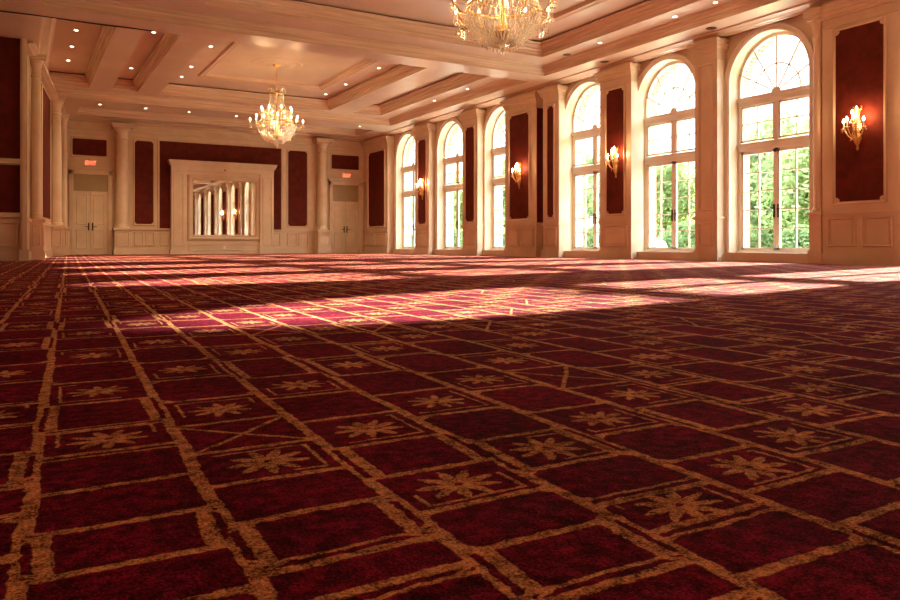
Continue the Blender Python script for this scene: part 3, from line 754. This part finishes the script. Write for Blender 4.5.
def chandelier():
    r = empty('chandelier')
    b = MB(); b.lathe([(0, 0), (.12, 0), (.11, -.03), (.05, -.05), (.02, -.09), (0, -.09)], 20); b.build('ceiling_canopy', BRASS, r, True)
    b = MB()
    for k in range(11):
        z = -.1 - k * .046; ax = k % 2
        pts = [((.016 * math.cos(t) if ax else 0), (0 if ax else .016 * math.cos(t)), z + .028 * math.sin(t)) for t in [2 * PI * i / 10 for i in range(11)]]
        b.tube(pts, .005, 5)
    b.build('chain', BRASS, r)
    b = MB(); b.lathe([(0, -.58), (.03, -.6), (.02, -.64), (.07, -.68), (.09, -.71), (.03, -.74), (.025, -1.2), (.06, -1.26), (.03, -1.32), (.03, -1.55), (.05, -1.7), (.1, -1.8), (.13, -1.83), (.1, -1.87), (.03, -1.93), (.02, -1.97), (0, -1.97)], 16); b.build('stem', BRASS, r, True)
    # crown of crystal fronds
    for k in range(10):
        a = 2 * PI * k / 10; b = MB()
        pts = [(.05, -.72), (.11, -.66), (.17, -.6), (.22, -.6), (.25, -.66)]
        b.tube([(q * math.cos(a), q * math.sin(a), z) for q, z in pts], .008, 5)
        for q, z in ((.25, -.69), (.25, -.73), (.2, -.66), (.15, -.68)): b.octa((q * math.cos(a), q * math.sin(a), z), .013, .022)
        b.build('crown_frond', CRYSTAL, r)
    # rings
    def hoop(rad, z, hh, t, name):
        b = MB(); b.lathe([(rad, z), (rad + t, z + hh * .3), (rad + t, z + hh * .7), (rad, z + hh), (rad - t, z + hh * .5), (rad, z)], 40); b.build(name, BRASS, r, True)
        return b
    hoop(.19, -.76, .03, .01, 'upper_hoop'); hoop(.45, -1.5, .05, .014, 'main_hoop'); hoop(.31, -1.22, .03, .01, 'middle_hoop')
    # strands
    def strand(name, prof, a, n, s=.013):
        b = MB()
        L = [0]
        for i in range(1, len(prof)): L.append(L[-1] + math.hypot(prof[i][0] - prof[i - 1][0], prof[i][1] - prof[i - 1][1]))
        for k in range(n):
            t = L[-1] * (k + .5) / n; i = max(j for j in range(len(L) - 1) if L[j] <= t); f = (t - L[i]) / (L[i + 1] - L[i])
            q = prof[i][0] + (prof[i + 1][0] - prof[i][0]) * f; z = prof[i][1] + (prof[i + 1][1] - prof[i][1]) * f
            ss = s * random.uniform(.85, 1.2); b.octa((q * math.cos(a), q * math.sin(a), z), ss, ss * 1.3)
        b.build(name, CRYSTAL, r)
    neck = [(.19, -.77), (.17, -.9), (.2, -1.05), (.31, -1.2), (.33, -1.24), (.4, -1.4), (.45, -1.47)]
    bowl = [(.45, -1.5), (.49, -1.57), (.485, -1.66), (.43, -1.78), (.34, -1.88), (.22, -1.95), (.1, -1.99)]
    for k in range(32): strand('neck_strand', neck, 2 * PI * k / 32, 27)
    for k in range(44): strand('bowl_strand', bowl, 2 * PI * k / 44, 27, .0165)
    for n_, q, z, ln in ((48, .5, -1.56, .04), (28, .37, -1.91, .035), (22, .2, -2.01, .035)):
        for k in range(n_):
            a = 2 * PI * k / n_; b = MB(); b.octa((q * math.cos(a), q * math.sin(a), z), .014, ln); b.build('crystal_drop', CRYSTAL, r)
    b = MB(); b.lathe([(0, -1.95), (.03, -1.98), (.05, -2.03), (.03, -2.08), (0, -2.1)], 10); b.octa((0, 0, -2.11), .02, .02); b.build('finial', CRYSTAL, r)
    # arms
    def arm(a, r0, r1, z0, z1, dip, drops):
        pts = []
        for i in range(13):
            t = i / 12; q = r0 + (r1 - r0) * t; z = z0 + (z1 - z0) * t * t - dip * math.sin(PI * min(1, t * 1.15)) ; pts.append((q, z))
        pts[-1] = (r1, z1)
        b = MB(); b.tube([(q * math.cos(a), q * math.sin(a), z) for q, z in pts], .009, 6)
        # scroll
        sc = [(r1 - .09 + .04 * math.cos(t), z1 - .1 + .04 * math.sin(t)) for t in [i * .6 for i in range(9)]]
        b.tube([(q * math.cos(a), q * math.sin(a), z) for q, z in sc], .006, 5)
        o = b.build('arm', BRASS, r)
        candle_light(o, r1 * math.cos(a), r1 * math.sin(a), z1)
        for i in range(drops):
            q, z = pts[12 - i * 2]; b = MB()
            for j in range(4): b.octa((q * math.cos(a + .02 * (j % 2)), q * math.sin(a + .02 * (j % 2)), z - .05 - j * .042), .011, .019)
            b.build('pendant_strand', CRYSTAL, o)
    for k in range(12): arm(2 * PI * (k + .5) / 12, .44, .70 if k % 2 else .62, -1.5, -1.56 if k % 2 else -1.5, .13, 5)
    for k in range(8): arm(2 * PI * k / 8, .3, .42, -1.25, -1.27, .07, 2)
    return r
def lamp(name, parent, loc, energy, col, size):
    l = bpy.data.lights.new(name, 'POINT'); l.energy = energy; l.color = col; l.shadow_soft_size = size
    o = bpy.data.objects.new(name, l); COL.objects.link(o); o.parent = parent; o.location = loc; return o
ch1 = chandelier(); ch1.location = (*CH[0], ZM - .02); ch1.scale = (1, 1, 1.065)
ch2 = copy_tree(ch1); ch2.location = (*CH[1], ZM - .02); ch2.rotation_euler.z = .2; ch2.scale = (1.1, 1.1, 1.065)
tag(ch1, 'farther crystal chandelier with lit candles, hanging full length before the back wall', 'chandelier', 'crystal chandeliers')
tag(ch2, 'nearer crystal chandelier with lit candles, cut off by the top edge', 'chandelier', 'crystal chandeliers')
WARM = (1, .62, .3)
for c in (ch1, ch2):
    for k in range(4):
        a = PI / 4 + k * PI / 2; lamp('candle_light', c, (.58 * math.cos(a), .58 * math.sin(a), -1.3), 12, WARM, .09)
    lamp('inner_light', c, (0.08, 0, -1.6), 3, (1, .8, .55), .05)

# ------------------------------------------------------------------ wall sconces (local frame: wall at x = 0, room towards -x)
def sconce():
    r = empty('wall_sconce')
    b = MB()
    prof = [(0, -.36), (.018, -.34), (.022, -.3), (.012, -.28), (.03, -.25), (.055, -.2), (.07, -.14), (.05, -.09), (.03, -.05), (.045, -.01), (.05, .05), (.035, .12), (.03, .2), (.045, .26), (.05, .3), (.03, .34), (.015, .37), (0, .39)]
    b.lathe(prof, 16, (-.03, 0, 0))
    for z, q in ((.3, .07), (.1, .06), (-.12, .08)):
        for s in (-1, 1):
            b.tube([(-.03, s * .02, z), (-.035, s * q, z + .03), (-.035, s * q * 1.1, z + .07), (-.035, s * q * .8, z + .08)], [.014, .014, .012, .005], 6)
    b.build('backplate', GILT, r, True)
    def arm(y, dx, z, lift=.11):
        b = MB(); pts = []
        for i in range(11):
            t = i / 10; pts.append((-.04 - dx * t, y * t, -.1 + (z + .1) * t * t - .06 * math.sin(PI * min(1, t * 1.1))))
        pts[-1] = (-.04 - dx, y, z); b.tube(pts, .009, 6); b.octa((pts[5][0], pts[5][1], pts[5][2] - .04), .012, .025)
        b.lathe([(0, -.02), (.02, -.01), (.03, .01), (.01, .015)], 10, (-.04 - dx, y, z))
        o = b.build('arm', GILT, r); candle_light(o, -.04 - dx, y, z, SBULB, .9, lift)
    arm(.17, .1, .0); arm(-.17, .1, .0); arm(.07, .17, .02); arm(-.07, .17, .06, .1); arm(.035, .08, .14); arm(-.045, .09, .18)
    for k in range(8):
        b = MB(); a = PI / 2 + PI * (k + .5) / 8
        for j in range(8): b.octa((-.05 + .05 * math.cos(a), .075 * math.sin(a), .2 - j * .03), .009, .014)
        b.build('crystal_strand', CRYSTAL, r)
    return r
S0 = sconce()
for i, (y, lab) in enumerate(((7.39, 'gilt candle sconce on the nearest red panel, right of the first window'), (13.2, 'gilt candle sconce on the red panel between second and third windows'),
                             (17.1, 'gilt candle sconce on the wide red panel with two wainscot frames below'), (22.88, 'gilt candle sconce on the farthest narrow red panel'))):
    s = S0 if i == 0 else copy_tree(S0); s.location = (XW - .013, y, 2.25); tag(s, lab, 'sconce', 'gilt wall sconces')
    lamp('sconce_light', s, (-.14, 0, .25), 6, (1, .5, .2), .06)
    lamp('sconce_light', s, (-.11, -.17, .2), 5, (1, .5, .2), .04)
# a loose arrangement: one more sconce behind the camera shows in the mirror
s = copy_tree(S0); s.location = (XW - .013, 4.02, 2.3); tag(s, 'gilt candle sconce on the red panel beside the camera, seen only in the mirror', 'sconce', 'gilt wall sconces')

# ------------------------------------------------------------------ outside
b = MB(); b.box(XG + .34, 160, -120, 220, -.6, -.35); structure(b.build('ground_lawn', LAWN), 'green lawn beyond the windows', 'ground')
b = MB(); b.box(XG + .34, 19, -10, 34, -.35, -.22); structure(b.build('ground_terrace', STONE), 'pale stone terrace outside the windows', 'ground')
def foliage(n, rx, ry, rz, cz, leaf):
    b = MB()
    blobs = [(random.uniform(-.55, .55) * rx, random.uniform(-.55, .55) * ry, cz + random.uniform(-.6, .6) * rz, random.uniform(.35, .6)) for _ in range(14)]
    for _ in range(n):
        bx, by, bz, s = random.choice(blobs)
        d = Vector((random.gauss(0, 1), random.gauss(0, 1), random.gauss(0, 1))).normalized() * random.uniform(.75, 1.05)
        c = Vector((bx + d.x * rx * s, by + d.y * ry * s, bz + d.z * rz * s))
        u = Vector((random.gauss(0, 1), random.gauss(0, 1), random.gauss(0, 1))).normalized(); w = u.orthogonal().normalized() * leaf * random.uniform(.6, 1.2); u *= leaf * random.uniform(.6, 1.3)
        b.add([c - u, c - w * .5, c + u, c + w * .5], [(0, 1, 2, 3)])
    return b
def tree(mat, h, rx, lab):
    r = empty('tree'); b = MB(); b.tube([(0, 0, 0), (.05, .03, h * .3), (0, 0, h * .65)], [.22, .17, .08], 8)
    for k in range(5):
        a = k * 1.3; b.tube([(0, 0, h * .3 + k * .2), (rx * .3 * math.cos(a), rx * .3 * math.sin(a), h * .5 + k * .15)], [.08, .03], 6)
    b.build('trunk', BARK, r); foliage(6500, rx, rx, h * .46, h * .52, .21).build('crown', mat, r)
    return r
tA = tree(LEAF, 7.2, 2.9, ''); tB = tree(LEAF2, 6.6, 2.6, '')
# (x, y, scale, which)
TR = [(36, 24, 1, 0), (39.5, 30, 1.02, 1), (36.6, 35.5, .95, 0), (39, 41, 1.02, 1), (36, 46, .9, 0), (38, 52, 1, 1), (36.5, 60, 1, 0), (38, 68, 1, 1), (36, 76, 1, 0), (39, 18, 1, 1), (36, 11, 1, 0), (38, 4, 1, 1), (37, -4, 1, 0)]
used = [0, 0]
wl = {3: 'fourth', 1: 'second'}
for i, (x, y, s, k) in enumerate(TR):
    p = (tA, tB)[k]; o = p if not used[k] else copy_tree(p); used[k] = 1
    o.location = (x, y, -.36); o.scale = (s, s, s); o.rotation_euler.z = i * 1.7
    tag(o, ('light' if k == 0 else 'dark') + ' green leafy tree beyond the lawn outside the windows', 'tree', ('light' if k == 0 else 'dark') + ' green trees beyond the lawn')
sh = empty('shrub'); b = MB()
for k in range(5): b.tube([(0, 0, 0), (.4 * math.cos(k * 1.25), .4 * math.sin(k * 1.25), .8)], .03, 5)
b.build('stems', BARK, sh); foliage(2600, 1.5, 1.5, .9, .95, .15).build('leaves', LEAF2, sh)
for i, (x, y, q) in enumerate(((74, 30, 2.4), (90, 42, 2.4), (74, 54, 2.4), (90, 66, 2.5), (74, 78, 2.4), (90, 90, 2.4), (74, 102, 2.5), (90, 115, 2.4), (74, 128, 2.4), (90, 144, 2.5), (90, 18, 2.5))):
    o = copy_tree((tB, tA)[i % 3 == 0]); o.location = (x, y, -.36); o.scale = (q, q, q); o.rotation_euler.z = i * 1.1 + .4
    tag(o, 'tall pale tree in the far distance behind the nearer trees', 'tree', 'distant tall trees')
SH = [(32.5, 22.5), (33, 26), (32, 29.5), (33, 33), (32, 36.8), (33, 40.5), (31.6, 44), (33, 48), (32, 51), (33, 56), (32, 61), (33, 66), (32, 18), (33, 13)]
for i, (x, y) in enumerate(SH):
    o = sh if i == 0 else copy_tree(sh); o.location = (x, y, -.36); o.rotation_euler.z = i * 2.1; o.scale = (1, 1, random.uniform(.85, 1.25))
    tag(o, 'dark green shrub in front of the trees outside the windows', 'shrub', 'shrubs edging the lawn')
b = MB(); b.lathe([(0, 1.0), (.2, .97), (.42, .82), (.56, .55), (.6, .2), (.55, 0), (0, 0)], 20); o = b.build('boulder', STONE, smooth=True); o.location = (27.5, 27.1, -.36); o.scale = (1, .8, 1)
tag(o, 'pale rounded boulder on the lawn seen through the second window', 'boulder')

# ------------------------------------------------------------------ light
sun = bpy.data.lights.new('sun', 'SUN'); sun.energy = 28; sun.angle = math.radians(1.1); sun.color = (1, .9, .76)
so = bpy.data.objects.new('sun', sun); COL.objects.link(so)
SAZ, SEL = .2, .35         # light runs towards -x with dy = -SAZ, drops SEL per metre of ground run
d = Vector((-1, -SAZ, 0)).normalized(); d.z = -SEL
so.rotation_euler = d.to_track_quat('-Z', 'Y').to_euler()
w = bpy.data.worlds.new('sky'); scene.world = w; w.use_nodes = True
nt = w.node_tree; nt.nodes.clear()
o_ = nt.nodes.new('ShaderNodeOutputWorld'); bg = nt.nodes.new('ShaderNodeBackground')
tc = nt.nodes.new('ShaderNodeTexCoord'); sp = nt.nodes.new('ShaderNodeSeparateXYZ'); cr = nt.nodes.new('ShaderNodeValToRGB')
nt.links.new(tc.outputs['Generated'], sp.inputs[0]); nt.links.new(sp.outputs[2], cr.inputs[0])
e = cr.color_ramp.elements; e[0].position = 0; e[0].color = (.125, .125, .12, 1); e[1].position = .7; e[1].color = (.68, .85, 1.0, 1); e[1].position = .45; e.new(.26).color = (.16, .17, .18, 1)
nt.links.new(cr.outputs[0], bg.inputs[0]); bg.inputs[1].default_value = 12.5
nt.links.new(bg.outputs[0], o_.inputs[0])
for i, (cy, y0, y1) in enumerate(WIN):          # sampling portals in the window openings
    l = bpy.data.lights.new('window_portal', 'AREA'); l.shape = 'RECTANGLE'; l.size = 4.1; l.size_y = 1.7; l.cycles.is_portal = True
    o = bpy.data.objects.new('window_portal', l); COL.objects.link(o); o.location = (XG + .12, cy, 2.25); o.rotation_euler = (0, PI / 2, 0)

# ------------------------------------------------------------------ camera
cam = bpy.data.cameras.new('camera'); co = bpy.data.objects.new('camera', cam); COL.objects.link(co)
cam.sensor_width = 36; cam.lens = 747.66 * 36 / 900; cam.shift_y = -(300 - 245) / 900; cam.clip_start = .02; cam.clip_end = 500
co.location = (0, 0, .33); co.rotation_euler = (PI / 2, 0, -math.radians(29.9))
scene.camera = co
scene.view_settings.view_transform = 'Standard'; scene.view_settings.look = 'None'; scene.view_settings.exposure = .8; scene.view_settings.gamma = 1
scene.cycles.use_denoising = True
scene.cycles.max_bounces = 10; scene.cycles.diffuse_bounces = 6; scene.cycles.transparent_max_bounces = 24
scene.cycles.sample_clamp_indirect = 8
scene.cycles.caustics_reflective = False; scene.cycles.caustics_refractive = False
